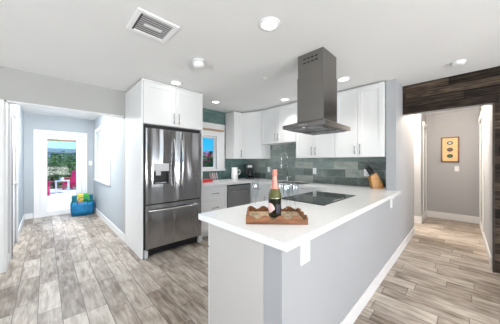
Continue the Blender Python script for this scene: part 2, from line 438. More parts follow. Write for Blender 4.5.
# tile and backsplash
struct('trim_7', [(3.638, 3.65, .756, NW - .012, .922, CE - .002)], 'tile', label='green grey glazed tile backsplash behind the right-hand counter')
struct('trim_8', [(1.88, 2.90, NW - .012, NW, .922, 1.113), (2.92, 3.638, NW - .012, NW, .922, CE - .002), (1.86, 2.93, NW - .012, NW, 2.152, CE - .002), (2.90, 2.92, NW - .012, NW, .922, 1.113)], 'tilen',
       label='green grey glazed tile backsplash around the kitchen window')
struct('trim_9', [(2.905, 2.938, NW - .012, NW, 1.17, 2.15)], 'trim', label='white strip between window casing and cabinet')

# glazing of the windows behind the camera
for i, (a, b) in enumerate(SOUTH_WIN):
    struct('window_%d' % (i + 3), [(a, a + .05, -4.0, -3.97, .3, 2.34), (b - .05, b, -4.0, -3.97, .3, 2.34), ((a + b) / 2 - .03, (a + b) / 2 + .03, -4.0, -3.97, .3, 2.34), (a, b, -4.0, -3.97, 2.29, 2.34), (a, b, -4.0, -3.97, .3, .35)], 'trim')
for i, (a, b) in enumerate(WEST_WIN):
    struct('window_%d' % (i + 6), [(-3, -2.97, a, a + .05, .3, 2.34), (-3, -2.97, b - .05, b, .3, 2.34), (-3, -2.97, a, b, 2.29, 2.34), (-3, -2.97, a, b, .3, .35)], 'trim')

# ------------------------------------------------------------ cabinets
def handle_v(bm, x, z0, z1, y=-.022, r=.0055):
    tube(bm, [(x, y - .03, z0), (x, y - .03, z1)], r)
    tube(bm, [(x, y, z0 + .02), (x, y - .03, z0 + .02)], r * .8); tube(bm, [(x, y, z1 - .02), (x, y - .03, z1 - .02)], r * .8)


def handle_h(bm, x0, x1, z, y=-.022, r=.0055):
    tube(bm, [(x0, y - .03, z), (x1, y - .03, z)], r)
    tube(bm, [(x0 + .02, y, z), (x0 + .02, y - .03, z)], r * .8); tube(bm, [(x1 - .02, y, z), (x1 - .02, y - .03, z)], r * .8)


def shaker(bm, x0, x1, z0, z1, y=-.022, t=.02, rail=.06):
    box(bm, x0, x0 + rail, y, y + t, z0, z1); box(bm, x1 - rail, x1, y, y + t, z0, z1)
    box(bm, x0 + rail, x1 - rail, y, y + t, z0, z0 + rail); box(bm, x0 + rail, x1 - rail, y, y + t, z1 - rail, z1)
    box(bm, x0 + rail, x1 - rail, y + .009, y + t, z0 + rail, z1 - rail)


def door_part(t, x0, x1, z0, z1, hx=None, hz=None, name='door'):
    d = obj(name, lambda bm: shaker(bm, x0, x1, z0, z1), 'cab', t)
    if hx is not None: obj('handle', lambda bm: handle_v(bm, hx, *hz), 'steel', d, smooth=True)
    return d


def upper(label, loc, rz, w, depth, z0, z1, hl=.15, doors=2, group='white wall cabinets', hz=None):
    t = thing('wall_cabinet', label, 'cabinet', loc, rz, group)
    boxes('cabinet_body', [(0, w, 0, depth, z0, z1 - .018), (0, w, -.01, depth, z1 - .018, z1)], 'cab', t)
    g = .002
    hz = hz or (z0 + .04, z0 + .04 + hl)
    if doors == 2:
        m = w / 2
        door_part(t, g, m - g, z0 + g, z1 - .02, m - .035, hz)
        door_part(t, m + g, w - g, z0 + g, z1 - .02, m + .035, hz)
    else:
        door_part(t, g, w - g, z0 + g, z1 - .02, (w - .035) if doors == 'R' else .035, hz)
    return t


# refrigerator surround: side panels and cabinet above
t = thing('refrigerator_surround', 'white tall panel surround with two-door cabinet above the refrigerator', 'cabinet', (.92, 3.02, 0))
boxes('side_panel', [(0, .02, 0, NW - 3.02, .0, 2.42)], 'cab', t)
boxes('side_panel', [(.92, .94, 0, NW - 3.02, .0, 2.42)], 'cab', t)
boxes('cabinet_body', [(.02, .92, .02, NW - 3.02, 1.835, 2.42)], 'cab', t)
door_part(t, .022, .468, 1.84, 2.405, .43, (1.87, 2.03))
door_part(t, .472, .918, 1.84, 2.405, .51, (1.87, 2.03))
boxes('crown', [(0, .94, -.025, .02, 2.408, 2.432)], 'cab', t)

# wall cabinets on the east wall (they face west)
upper('short white wall cabinet over the faucet, above bare tile', (3.34, 3.05, 0), R(-90), .876, .296, 1.69, 2.42)
upper('tall white wall cabinet with its left part behind the range hood', (3.34, 2.17, 0), R(-90), .726, .296, 1.385, 2.42)
upper('tall white wall cabinet above the knife block, last before the wall end', (3.34, 1.44, 0), R(-90), .68, .296, 1.385, 2.42)
upper('narrow white wall cabinet to the right of the kitchen window', (2.94, 3.52, 0), 0, .225, .286, 1.385, 2.42, doors='R')
# diagonal corner cabinet
t = thing('wall_cabinet', 'white corner wall cabinet with one wide angled door above the coffee maker', 'cabinet', (3.17, 3.50, 0), 0, 'white wall cabinets')
obj('cabinet_body', lambda bm: prism(bm, [(0, .03), (.165, -.445), (.466, -.445), (.466, .305), (0, .305)], 1.385, 2.42), 'cab', t)
ang = math.atan2(-.475, .165); Ld = math.hypot(.165, .475)
d = obj('door', lambda bm: shaker(bm, .003, Ld - .003, 1.387, 2.40), 'cab', t, loc=(0, .03, 0), rot=(0, 0, ang))
obj('handle', lambda bm: handle_v(bm, .035, 1.425, 1.575), 'steel', d, smooth=True)

# base cabinets
BF = 3.10   # front plane of the north run
t = thing('drawer_cabinet', 'white base cabinet with three drawers between refrigerator and dishwasher', 'cabinet', (1.865, BF, 0))
boxes('cabinet_body', [(0, .55, 0, .70, .10, .875), (0, .55, .06, .70, 0, .10)], 'cab', t)
for z0, z1 in ((.11, .37), (.375, .635), (.64, .87)):
    q = obj('drawer', lambda bm: shaker(bm, .003, .547, z0, z1, rail=.045), 'cab', t)
    obj('handle', lambda bm: handle_h(bm, .20, .35, (z0 + z1) / 2), 'steel', q, smooth=True)
t = thing('dishwasher', 'stainless dishwasher with bar handle under the counter by the window', 'dishwasher', (2.42, BF, 0))
boxes('body', [(0, .596, .0, .6, .1, .872), (0.02, .576, .06, .6, 0, .1)], 'steeld', t)
boxes('door', [(.004, .592, -.03, -.001, .11, .77)], 'steeld', t, .004)
boxes('control_panel', [(.004, .592, -.03, -.001, .775, .868)], 'steeld', t, .003)
boxes('control_strip', [(.004, .592, -.031, -.004, .855, .871)], 'black', t)
obj('handle', lambda bm: handle_h(bm, .06, .53, .75, y=-.03, r=.010), 'steel', t, smooth=True)
t = thing('base_cabinet', 'white corner base cabinet filling the corner right of the dishwasher', 'cabinet', (3.02, BF, 0))
boxes('cabinet_body', [(.03, .62, -.02, .70, 0, .875)], 'cab', t)
for i, (y0, w, lab) in enumerate(((3.078, .45, 'white base cabinet under the right-hand counter, nearest the coffee maker'), (2.626, .80, 'white sink base cabinet under the faucet'), (1.824, .43, 'white base cabinet under the right-hand counter, beside the peninsula'))):
    t = thing('base_cabinet', lab, 'cabinet', (3.05, y0, 0), R(-90), 'white base cabinets under the right-hand counter')
    if i == 1: boxes('cabinet_body', [(0, w, 0, .59, .1, .70), (0, w, .06, .59, 0, .1)], 'cab', t)
    else: boxes('cabinet_body', [(0, w, 0, .59, .1, .875), (0, w, .06, .59, 0, .1)], 'cab', t)
    if i == 1:
        door_part(t, .003, .398, .11, .68, .36, (.5, .65)); door_part(t, .402, .797, .11, .68, .44, (.5, .65))
        q = obj('false_drawer', lambda bm: shaker(bm, .003, .797, .69, .87, rail=.04), 'cab', t)
    else:
        door_part(t, .003, w - .003, .11, .68, w - .04, (.5, .65))
        q = obj('drawer', lambda bm: shaker(bm, .003, w - .003, .69, .87, rail=.04), 'cab', t)
        obj('handle', lambda bm: handle_h(bm, w / 2 - .075, w / 2 + .075, .78), 'steel', q, smooth=True)
# peninsula cabinets (open side faces the kitchen)
t = thing('peninsula_cabinet', 'white base cabinet of the peninsula with a plain end panel', 'cabinet', (3.36, 1.30, 0), R(180))
boxes('cabinet_body', [(0, 2.498, 0, .54, .1, .875), (0, 2.498, .06, .54, 0, .1)], 'cab', t)
for k in range(4):
    a = .32 + k * .545
    door_part(t, a + .003, a + .542, .11, .68, a + (.50 if k % 2 == 0 else .04), (.5, .65))
    q = obj('drawer', lambda bm: shaker(bm, a + .003, a + .542, .69, .87, rail=.04), 'cab', t)
    obj('handle', lambda bm: handle_h(bm, a + .2, a + .35, .78), 'steel', q, smooth=True)
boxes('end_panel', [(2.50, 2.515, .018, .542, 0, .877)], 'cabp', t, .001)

# worktop: one continuous U
o = boxes('countertop', [(.82, 3.378, .59, 1.39, .88, .922), (3.378, 3.648, .756, 1.39, .88, .922), (3.378, 3.43, .59, .633, .88, .922),
                         (3.02, 3.13, 1.39, 3.07, .88, .922), (3.55, 3.648, 1.39, 3.07, .88, .922), (3.13, 3.55, 1.39, 1.95, .88, .922), (3.13, 3.55, 2.55, 3.07, .88, .922),
                         (1.865, 3.648, 3.07, 3.816, .88, .922)], 'quartz')
tag(o, 'white speckled stone countertop running along both walls and out over the peninsula', 'countertop')
t = thing('sink', 'steel undermount sink set in the counter in front of the faucet', 'sink', (3.34, 2.25, .71))
obj('basin', lambda bm: [box(bm, -.208, .208, -.298, .298, 0, .01), box(bm, -.209, -.2, -.298, .298, .01, .205), box(bm, .2, .209, -.298, .298, .01, .205), box(bm, -.2, .2, -.298, -.29, .01, .205), box(bm, -.2, .2, .29, .298, .01, .205)], 'inox', t)
obj('drain', lambda bm: lathe(bm, [(0, .011), (.045, .011), (.045, .015), (.035, .013), (0, .013)]), 'chrome', t, smooth=True)
# bracket under the counter end
o = obj('counter_bracket', lambda bm: (box(bm, 3.05, 3.10, .620, .634, .74, .878), box(bm, 3.05, 3.10, .60, .620, .862, .878)), 'white')
tag(o, 'small white bracket under the far end of the countertop', 'bracket')

# ------------------------------------------------------------ refrigerator
t = thing('refrigerator', 'stainless french door refrigerator with water dispenser and bottom freezer', 'refrigerator', (.955, 3.0, 0))
boxes('body', [(-.011, .878, .056, .72, .04, 1.825)], 'black', t)  # black body widened to fill the surround, standing in for the shaded gap
# left door with the recess cut out
q = boxes('door', [(.012, .11, 0, .05, .73, 1.775), (.33, .462, 0, .05, .73, 1.775), (.11, .33, 0, .05, .73, 1.0), (.11, .33, 0, .05, 1.29, 1.775)], 'steel', t, .0)
def arch(bm, x, z0, z1, y=-.005, dep=.055, r=.012):
    n = 12
    tube(bm, [(x, y - dep * math.sin(math.pi * min(1, max(0, k / n))) ** .5 if 0 < k < n else y, z0 + (z1 - z0) * k / n) for k in range(n + 1)], r, 10)
obj('handle', lambda bm: arch(bm, .405, .93, 1.66), 'chrome', q, smooth=True)
q2 = boxes('dispenser', [(.11, .33, .045, .05, 1.0, 1.29), (.11, .13, .0, .045, 1.0, 1.18), (.31, .33, 0, .045, 1.0, 1.18), (.13, .31, 0, .045, 1.0, 1.01)], 'black', t)
boxes('control_panel', [(.11, .33, -.004, .045, 1.18, 1.29)], 'greyp', q2, .003)
boxes('ice_chute', [(.15, .22, .012, .044, 1.12, 1.18)], 'greyp', q2, .004)
boxes('drip_tray', [(.14, .30, .004, .044, 1.011, 1.02)], 'greyp', q2)
q = boxes('door', [(.468, .865, 0, .05, .73, 1.775)], 'steel', t, .005)
obj('handle', lambda bm: arch(bm, .520, .93, 1.66), 'chrome', q, smooth=True)
q = boxes('freezer_drawer', [(.012, .865, 0, .05, .115, .715)], 'steel', t, .005)
def archh(bm, x0, x1, z, y=-.005, dep=.055, r=.013):
    n = 14
    tube(bm, [(x0 + (x1 - x0) * k / n, y - dep * math.sin(math.pi * k / n) ** .4 if 0 < k < n else y, z) for k in range(n + 1)], r, 10)
obj('handle', lambda bm: archh(bm, .04, .82, .64), 'chrome', q, smooth=True)
boxes('kick_grille', [(.06, .80, .03, .055, .03, .11)] + [(.06, .80, .022, .03, .035 + k * .014, .041 + k * .014) for k in range(5)], 'black', t)
for x in (.02, .845):
    obj('foot', lambda bm: box(bm, x - .02, x + .02, -.005, .06, 0.0, .10), 'thermo', t, .004)
for x in (.03, .79):
    boxes('hinge_cover', [(x, x + .05, .02, .09, 1.776, 1.795)], 'black', t, .003)

# ------------------------------------------------------------ range hood
t = thing('range_hood', 'stainless steel ceiling-hung range hood with square chimney over the cooktop', 'range hood', (2.09, 1.10, 0))
obj('canopy', lambda bm: (box(bm, -.30, .30, -.235, .235, 1.652, 1.69)), 'steel2', t, .002)
def cap(bm):
    a = [bm.verts.new(p) for p in ((-.30, -.235, 1.69), (.30, -.235, 1.69), (.30, .235, 1.69), (-.30, .235, 1.69))]
    b = [bm.verts.new(p) for p in ((-.16, -.15, 1.735), (.16, -.15, 1.735), (.16, .15, 1.735), (-.16, .15, 1.735))]
    for i in range(4): bm.faces.new((a[i], a[(i + 1) % 4], b[(i + 1) % 4], b[i]))
obj('canopy_slope', cap, 'steel2', t)
def chim(bm):
    box(bm, -.158, .158, -.148, .148, 1.70, 2.2)
    box(bm, -.153, .153, -.143, .143, 2.2, 2.438)
obj('chimney', chim, 'steel2', t, .002)
sl = [(-.1555, -.1525, .078 - k * .045 - .030, .078 - k * .045, z, z + .012) for k in range(4) for z in (2.335, 2.375)]
for b_ in sl: boxes('vent_slot', [b_], 'black', t)
for x0 in (-.27, .015):
    boxes('filter', [(x0, x0 + .255, -.20, .20, 1.640, 1.652)] + [(x0 + .01 + k * .03, x0 + .02 + k * .03, -.19, .19, 1.636, 1.640) for k in range(8)], 'steel', t)
for x in (-.28, .28):
    obj('hood_lamp', lambda bm: lathe(bm, [(0, 1.647), (.012, 1.647), (.012, 1.652)], x, 0, 12), 'white', t)
for k in range(4):
    obj('button', lambda bm: tube(bm, [(-.302, .03 - k * .025, 1.671), (-.306, .03 - k * .025, 1.671)], .006, 10), 'chrome', t)

# cooktop
t = thing('cooktop', 'black glass cooktop set flush in the white peninsula counter', 'cooktop', (1.76, .86, .9225))
boxes('glass', [(0, .775, 0, .50, 0, .007)], 'glassblk', t, .003)
for x, y, r in ((.18, .14, .085), (.18, .37, .105), (.55, .14, .105), (.55, .37, .085), (.37, .26, .06)):
    obj('burner_ring', lambda bm: [lathe(bm, [(q, .0071), (q, .0075), (q + .003, .0075), (q + .003, .0071)], x, y, 40) for q in (r, r * .6)], 'ring', t)
for k in range(6): boxes('control_mark', [(.25 + k * .045, .27 + k * .045, .02, .03, .0071, .0075)], 'greyp', t)

# ------------------------------------------------------------ tray with bottle and flutes
TC = (1.135, .915); TA = R(-46)
t = thing('serving_tray', 'brown wooden serving tray with wavy scalloped rim near the counter end', 'tray', (*TC, .9225), TA)
TW, TD = .385, .29
boxes('base', [(-TW / 2, TW / 2, -TD / 2, TD / 2, .002, .012)], 'trayin', t)
def wavy(L, waves, h0=.030, h1=.052):
    n = 60
    top = [(-L / 2 + L * k / n, h0 + (h1 - h0) * (.5 - .5 * math.cos(2 * math.pi * waves * k / n + math.pi * .5))) for k in range(n + 1)]
    return [(-L / 2, 0), (L / 2, 0)] + top[::-1]
for name, L, w, lo, ro in (('rim', TW, 4, (0, -TD / 2, 0), 0), ('rim', TW, 4, (0, TD / 2, 0), 0), ('rim', TD - .014, 3, (-TW / 2 + .006, 0, 0), R(90)), ('rim', TD - .014, 3, (TW / 2 - .006, 0, 0), R(90))):
    obj(name, lambda bm: prism(bm, wavy(L, w), -.006, .006, 'y'), 'traywood', t, .0, loc=lo, rot=(0, 0, ro))
TZ = .9355
t = thing('champagne_bottle', 'sparkling wine bottle with pink foil neck standing in the wooden tray', 'bottle', (1.125, .905, TZ), R(-140))
obj('glass', lambda bm: lathe(bm, [(0, .003), (.03, 0), (.043, .004), (.0445, .02), (.0445, .128)], n=32), 'bottle', t, smooth=True)
obj('shoulder', lambda bm: lathe(bm, [(.0445, .1285), (.0440, .140), (.040, .160), (.034, .178), (.028, .195), (0, .196)], n=32), 'wine', t, smooth=True)
obj('foil', lambda bm: lathe(bm, [(.0292, .192), (.0245, .208), (.0195, .235), (.0168, .262), (.016, .283), (.0185, .286), (.0185, .296), (.0155, .300), (.0165, .318), (.012, .324), (0, .325)], n=32), 'foil', t, smooth=True)
def lab(bm, a0, a1, z0, z1, r, cut=0):
    n = 14
    lo = []; hi = []; 
    for k in range(n + 1):
        a = a0 + (a1 - a0) * k / n
        f = abs(k / n - .5) * 2
        lo.append(bm.verts.new((r * math.cos(a), r * math.sin(a), z0 + cut * f))); hi.append(bm.verts.new((r * math.cos(a), r * math.sin(a), z1 - cut * f ** 3)))
    for k in range(n): bm.faces.new((lo[k], lo[k + 1], hi[k + 1], hi[k]))
obj('label', lambda bm: lab(bm, R(-92), R(-2), .028, .098, .0452, .03), 'label', t, smooth=True)
obj('back_label', lambda bm: lab(bm, R(10), R(55), .03, .09, .0452), 'labeld', t, smooth=True)

def flute_mesh(bm):
    lathe(bm, [(0, 0), (.032, .0), (.033, .002), (.010, .006), (.0042, .012), (.0035, .06), (.0042, .095), (.012, .112), (.021, .140), (.0255, .175), (.0250, .215), (.0235, .245), (.0225, .245),
               (.0238, .215), (.0243, .175), (.0198, .141), (.010, .114), (0, .104)], n=24)
fl = obj('champagne_flute', flute_mesh, 'flute', smooth=True)
def on_tray(x, y):
    c, s_ = math.cos(TA), math.sin(TA)
    return (TC[0] + x * c - y * s_, TC[1] + x * s_ + y * c, TZ)
fl.location = on_tray(-.133, .05)
tag(fl, 'empty clear champagne flute standing alone left of the bottle in the tray', 'champagne flute', 'champagne flutes in the tray')
for (x, y), lab_ in zip(((.05, .06), (.082, -.005), (.118, .085), (.144, .012)),
                        ('empty clear champagne flute directly right of the bottle', 'empty clear champagne flute second to the right of the bottle',
                         'empty clear champagne flute third to the right of the bottle', 'empty clear champagne flute farthest right in the tray')):
    c = fl.copy(); C.objects.link(c); c.location = on_tray(x, y); c['label'] = lab_

# ------------------------------------------------------------ things on the back counters
CT = .9225
t = thing('pitcher', 'white pitcher with a side handle left of the coffee maker', 'pitcher', (2.93, 3.47, CT), R(-45))
obj('jug', lambda bm: lathe(bm, [(0, .002), (.066, 0), (.07, .01), (.068, .12), (.064, .24), (.066, .27), (.06, .27), (.058, .24), (.06, .02), (0, .015)], n=32), 'ceramic', t, smooth=True)
obj('handle', lambda bm: tube(bm, [(.062, 0, .21), (.10, 0, .215), (.122, 0, .19), (.122, 0, .15), (.10, 0, .125), (.065, 0, .125)], .009), 'ceramic', t, smooth=True)
t = thing('coffee_maker', 'black drip coffee maker on the counter in the kitchen corner', 'coffee maker', (3.43, 3.50, CT), R(-45))
boxes('base', [(-.10, .10, -.13, .12, 0, .035)], 'black', t, .006)
boxes('water_tank', [(-.10, .10, .03, .12, .035, .33)], 'black', t, .008)
boxes('brew_head', [(-.10, .10, -.12, .03, .24, .335)], 'black', t, .01)
q = obj('carafe', lambda bm: lathe(bm, [(0, .04), (.055, .04), (.068, .07), (.068, .12), (.045, .17), (.048, .20), (0, .205)], 0, -.045, 24), 'glassblk', t, smooth=True)
obj('carafe_handle', lambda bm: tube(bm, [(.045, -.07, .185), (.09, -.10, .18), (.09, -.10, .09), (.06, -.08, .08)], .008), 'black', q, smooth=True)
boxes('control_panel', [(-.05, .05, -.124, -.12, .262, .315)], 'greyp', t, .002)
# faucet
t = thing('faucet', 'tall chrome spring faucet rising behind the sink against the tile', 'faucet', (3.585, 2.55, CT), R(180))
obj('base', lambda bm: lathe(bm, [(0, 0), (.028, 0), (.028, .008), (.02, .015), (.018, .10), (0, .10)]), 'chrome', t, smooth=True)
obj('riser', lambda bm: tube(bm, [(0, 0, .1), (0, 0, .46)] + [(.10 - .10 * math.cos(a), 0, .46 + .12 * math.sin(a)) for a in [math.pi * k / 10 for k in range(1, 11)]] + [(.2, 0, .38)], .009, 10), 'chrome', t, smooth=True)
def spring(bm):
    pts = []; N = 300
    for k in range(N):
        s = k / N; a = s * 2 * math.pi * 26
        if s < .45: c = Vector((0, 0, .2 + s / .45 * .26)); e1 = Vector((1, 0, 0))
        else:
            b = (s - .45) / .55 * math.pi; c = Vector((.1 - .1 * math.cos(b), 0, .46 + .12 * math.sin(b))); e1 = Vector((math.cos(b), 0, -math.sin(b)))
        pts.append(c + .015 * (e1 * math.cos(a) + Vector((0, 1, 0)) * math.sin(a)))
    tube(bm, pts, .0025, 5)
obj('spring', spring, 'chrome', t, smooth=True)
obj('spray_head', lambda bm: tube(bm, [(.2, 0, .39), (.2, 0, .26)], .015, 12, .021), 'chrome', t, smooth=True)
obj('holder_arm', lambda bm: tube(bm, [(0, 0, .30), (.2, 0, .32)], .006), 'chrome', t, smooth=True)
obj('lever', lambda bm: tube(bm, [(0, .015, .07), (0, .05, .075), (0, .10, .10)], .007), 'chrome', t, smooth=True)
# red dish and plates next to the refrigerator
t = thing('dish_cloth', 'folded red cloth on the counter next to the refrigerator', 'cloth', (2.20, 3.50, CT), R(8))
boxes('cloth', [(-.13, .13, -.09, .09, 0, .018), (-.125, .13, -.085, .085, .019, .036), (-.12, .12, -.08, .08, .037, .052)], 'red', t, .006)
t = thing('plate_rack', 'pink and white plates standing upright by the window sill', 'plates', (2.46, 3.60, CT), R(0))
boxes('rack', [(-.10, .10, -.06, -.05, 0, .012), (-.10, .10, .05, .06, 0, .012)], 'white', t)
for k, (m_, x) in enumerate((('pink', -.07), ('ceramic', -.02), ('pink', .03), ('ceramic', .08))):
    obj('plate', lambda bm: lathe(bm, [(0, 0), (.05, 0), (.082, .012), (.084, .014), (.05, .004), (0, .004)], n=28), m_, t, smooth=True, loc=(x, 0, .092), rot=(0, R(80), R(-25)))
# knife block
t = thing('knife_block', 'honey coloured wooden knife block with black handled knives at the counter end', 'knife block', (3.475, .905, CT), R(-52))
obj('block', lambda bm: prism(bm, [(-.055, 0), (.085, 0), (.085, .06), (-.005, .235), (-.085, .175)], -.05, .05, 'y'), 'block', t, .004)
dirv = Vector((-.50, 0, .865)).normalized()
for i in range(3):
    for j in range(2):
        p0 = Vector((-.028 - j * .034, -.030 + i * .030, .215 - j * .024))
        L = .115 + .012 * ((i + j) % 3)
        k = obj('knife', lambda bm: tube(bm, [p0 + dirv * -.01, p0 + dirv * .012], .006, 8), 'chrome', t, smooth=True)
        obj('handle', lambda bm: tube(bm, [p0 + dirv * .0125, p0 + dirv * (L * .5), p0 + dirv * L], .010, 8), 'black', k, smooth=True)

# wall outlets
def outlet(label, loc, rz, w=.072, h=.115):
    t = thing('power_outlet', label, 'outlet', loc, rz, 'white power outlets')
    boxes('cover_plate', [(-w / 2, w / 2, -.006, 0, -h / 2, h / 2)], 'white', t, .002)
    for z in (-.026, .026):
        q = boxes('socket', [(-.016, .016, -.009, -.006, z - .015, z + .015)], 'ceramic', t, .002)
        boxes('slots', [(-.008, -.005, -.0095, -.009, z - .004, z + .008), (.005, .008, -.0095, -.009, z - .004, z + .008)], 'black', q)
    return t
outlet('white outlet on the tile right of the coffee maker', (3.637, 3.10, 1.14), R(-90))
outlet('white outlet on the tile behind the cooktop', (3.637, 1.965, 1.14), R(-90))
outlet('wide white outlet on the tile beside the knife block', (3.637, 1.06, 1.14), R(-90), .10)
outlet('white outlet on the half wall just under the counter corner', (1.06, .634, .79), 0, .10, .115)
t = thing('light_switch', 'white light switch beside the glazed hall door', 'switch', (.86, 6.999, 1.28))
boxes('cover_plate', [(-.035, .035, -.006, 0, -.057, .057)], 'white', t, .002)
boxes('rocker', [(-.016, .016, -.010, -.006, -.03, .03)], 'ceramic', t, .002)
t = thing('light_switch', 'small white switch plate under the framed picture', 'switch', (6.549, .10, 1.16), R(-90))
boxes('cover_plate', [(-.035, .035, -.006, 0, -.057, .057)], 'white', t, .002)
boxes('rocker', [(-.016, .016, -.010, -.006, -.03, .03)], 'ceramic', t, .002)

# picture at the end of the right hall
t = thing('framed_picture', 'tall narrow wood framed picture of three dark ovals on cream', 'picture', (6.549, .21, 1.59), R(-90))
boxes('frame', [(-.15, -.125, -.025, 0, -.285, .285), (.125, .15, -.025, 0, -.285, .285), (-.125, .125, -.025, 0, .26, .285), (-.125, .125, -.025, 0, -.285, -.26)], 'frame', t, .003)
boxes('mount', [(-.125, .125, -.012, -.002, -.26, .26)], 'mount', t)
for z, c in ((.15, 'thermo'), (0, 'frame'), (-.145, 'leafd')):
    q = obj('oval', lambda bm: tube(bm, [(0, -.013, 0), (0, -.02, 0)], .05, 24), 'black', t, loc=(0, 0, z), rot=(0, 0, 0))
    q.scale = (1, 1, .82)
    obj('oval_centre', lambda bm: tube(bm, [(0, -.0205, 0), (0, -.022, 0)], .028, 20), c, q)

# window shade on the kitchen window, blinds on the hall window
o = boxes('curtain_rail', [(1.95, 2.86, NW - .065, NW - .022, 1.985, 2.02)], 'tan', None, .004)
tag(o, 'thin tan wooden shade rail across the top of the kitchen window', 'rail')
t = thing('window_blind', 'white horizontal slat blind closed over the hall window', 'blind', (.955, 5.8, .92))
boxes('headrail', [(-.015, .035, -.795, .795, 1.09, 1.138)], 'blind', t, .003)
def slats(bm):
    for k in range(25):
        z = .03 + k * .0425
        v = [bm.verts.new(p) for p in ((-.010, -.79, z - .020), (.014, -.79, z + .021), (.014, .79, z + .021), (-.010, .79, z - .020))]
        w = [bm.verts.new((q.co.x + .0025, q.co.y, q.co.z - .0015)) for q in v]
        bm.faces.new(v); bm.faces.new(w[::-1])
        for i in range(4): bm.faces.new((v[i], w[i], w[(i + 1) % 4], v[(i + 1) % 4]))
obj('slats', slats, 'blind', t)
boxes('bottom_rail', [(-.012, .014, -.79, .79, .0, .018)], 'blind', t, .003)
obj('tilt_wand', lambda bm: tube(bm, [(-.018, -.70, 1.09), (-.018, -.70, .55)], .004), 'white', t, smooth=True)

# ------------------------------------------------------------ ceiling fixtures
dl = thing('recessed_light', 'large lit recessed ceiling light nearest the camera', 'ceiling light', (1.31, 1.11, CE), 0, 'recessed ceiling lights')
obj('trim_ring', lambda bm: lathe(bm, [(.062, -.001), (.088, -.001), (.088, -.006), (.070, -.009), (.062, -.004), (.062, -.001)], n=36), 'white', dl, smooth=True)
obj('diffuser', lambda bm: lathe(bm, [(0, -.001), (.061, -.001), (.061, -.004), (0, -.005)], n=36), 'lamp', dl)
DL = [(1.31, 1.11), (2.9, 1.14), (1.33, 2.87), (2.29, 3.26), (3.09, 2.26)]
for (x, y), lab_ in zip(DL[1:], ('lit recessed ceiling light right of the hood chimney', 'lit recessed ceiling light in front of the cabinet above the refrigerator',
                                 'lit recessed ceiling light nearest the kitchen window', 'lit recessed ceiling light in front of the short wall cabinet')):
    dup(dl, (x, y, CE), label=lab_)
for x, y in DL:
    light('downlight', 'SPOT', (x, y, CE - .02), 24 if y < 1.2 else (3 if x < 2 else 31), (1, .97, .92), .06, spot_size=R(105), spot_blend=1)
t = thing('ceiling_vent', 'square white ceiling air vent with louvres over a dark backing', 'vent', (.64, 1.815, CE), R(0))
boxes('frame', [(-.16, -.125, -.16, .16, -.014, -.001), (.125, .16, -.16, .16, -.014, -.001), (-.125, .125, -.16, -.125, -.014, -.001), (-.125, .125, .125, .16, -.014, -.001)], 'white', t, .004)
boxes('duct', [(-.125, .125, -.125, .125, -.003, -.001)], 'steeld', t)  # plate coloured dark to stand in for shade between the louvres
boxes('damper_slot', [(-.125, -.113, -.125, .125, -.014, -.004)], 'dark', t)
def lou(bm):
    for k in range(9):
        y = -.115 + k * .0275
        prism(bm, [(y, -.012), (y + .014, -.004), (y + .016, -.005), (y + .002, -.014)], -.124, .124, 'x')
    box(bm, -.07, .07, -.02, .01, -.016, -.013)
obj('louvres', lou, 'white', t)
t = thing('smoke_detector', 'round white smoke detector on the ceiling in front of the refrigerator', 'smoke detector', (1.21, 2.05, CE), 0)
obj('base', lambda bm: lathe(bm, [(0, -.001), (.066, -.001), (.066, -.030), (.05, -.034), (0, -.034)], n=32), 'thermo', t, smooth=True)
obj('cover', lambda bm: lathe(bm, [(0, -.0345), (.060, -.0345), (.060, -.062), (.045, -.08), (0, -.083)], n=32), 'white', t, smooth=True)
t = thing('smoke_detector', 'round white smoke detector on the ceiling near the plank wall', 'smoke detector', (3.33, .04, CE), 0)
obj('base', lambda bm: lathe(bm, [(0, -.001), (.066, -.001), (.066, -.010), (.055, -.012), (0, -.012)], n=32), 'white', t, smooth=True)
obj('cover', lambda bm: lathe(bm, [(.058, -.0125), (.055, -.028), (.04, -.036), (0, -.037)], n=32), 'white', t, smooth=True)
o = obj('motion_sensor', lambda bm: lathe(bm, [(0, -.001), (.035, -.001), (.033, -.012), (0, -.016)], n=24), 'white', smooth=True, loc=(2.11, 1.87, CE))
tag(o, 'small flat white round sensor on the ceiling left of the hood', 'sensor')
# unseen lamp added to brighten the left hall, hidden behind the opening's header
t = thing('added_ceiling_lamp', 'unseen white dome lamp added to brighten the left hall', 'ceiling light', (.05, 5.15, CE))
obj('dome', lambda bm: lathe(bm, [(.12, -.001), (.12, -.02), (.09, -.045), (0, -.055)], n=24), 'lamp', t, smooth=True)
light('hall_fill_light', 'POINT', (.05, 5.15, 2.28), 38, (.95, .98, 1), .12)
light('hall_fill_light_down', 'AREA', (.05, 5.15, 2.375), 42, (.95, .98, 1), (.24, .24))  # second added fill, aimed down to lift the hall floor
# unseen lamp added in the recess round the corner to light the right hall
t = thing('added_ceiling_lamp', 'unseen white dome lamp added in the recess to light the right hall', 'ceiling light', (5.28, 1.35, CE))
obj('dome', lambda bm: lathe(bm, [(.14, -.001), (.14, -.02), (.11, -.06), (0, -.08)], n=24), 'lamp', t, smooth=True)
light('recess_fill_light', 'POINT', (5.28, 1.2, 2.22), 100, (1, .88, .74), .12)
light('entry_fill_light', 'POINT', (4.9, .2, 2.3), 42, (1, .86, .72), .10)  # bare fill light added to brighten the right hall, no fixture

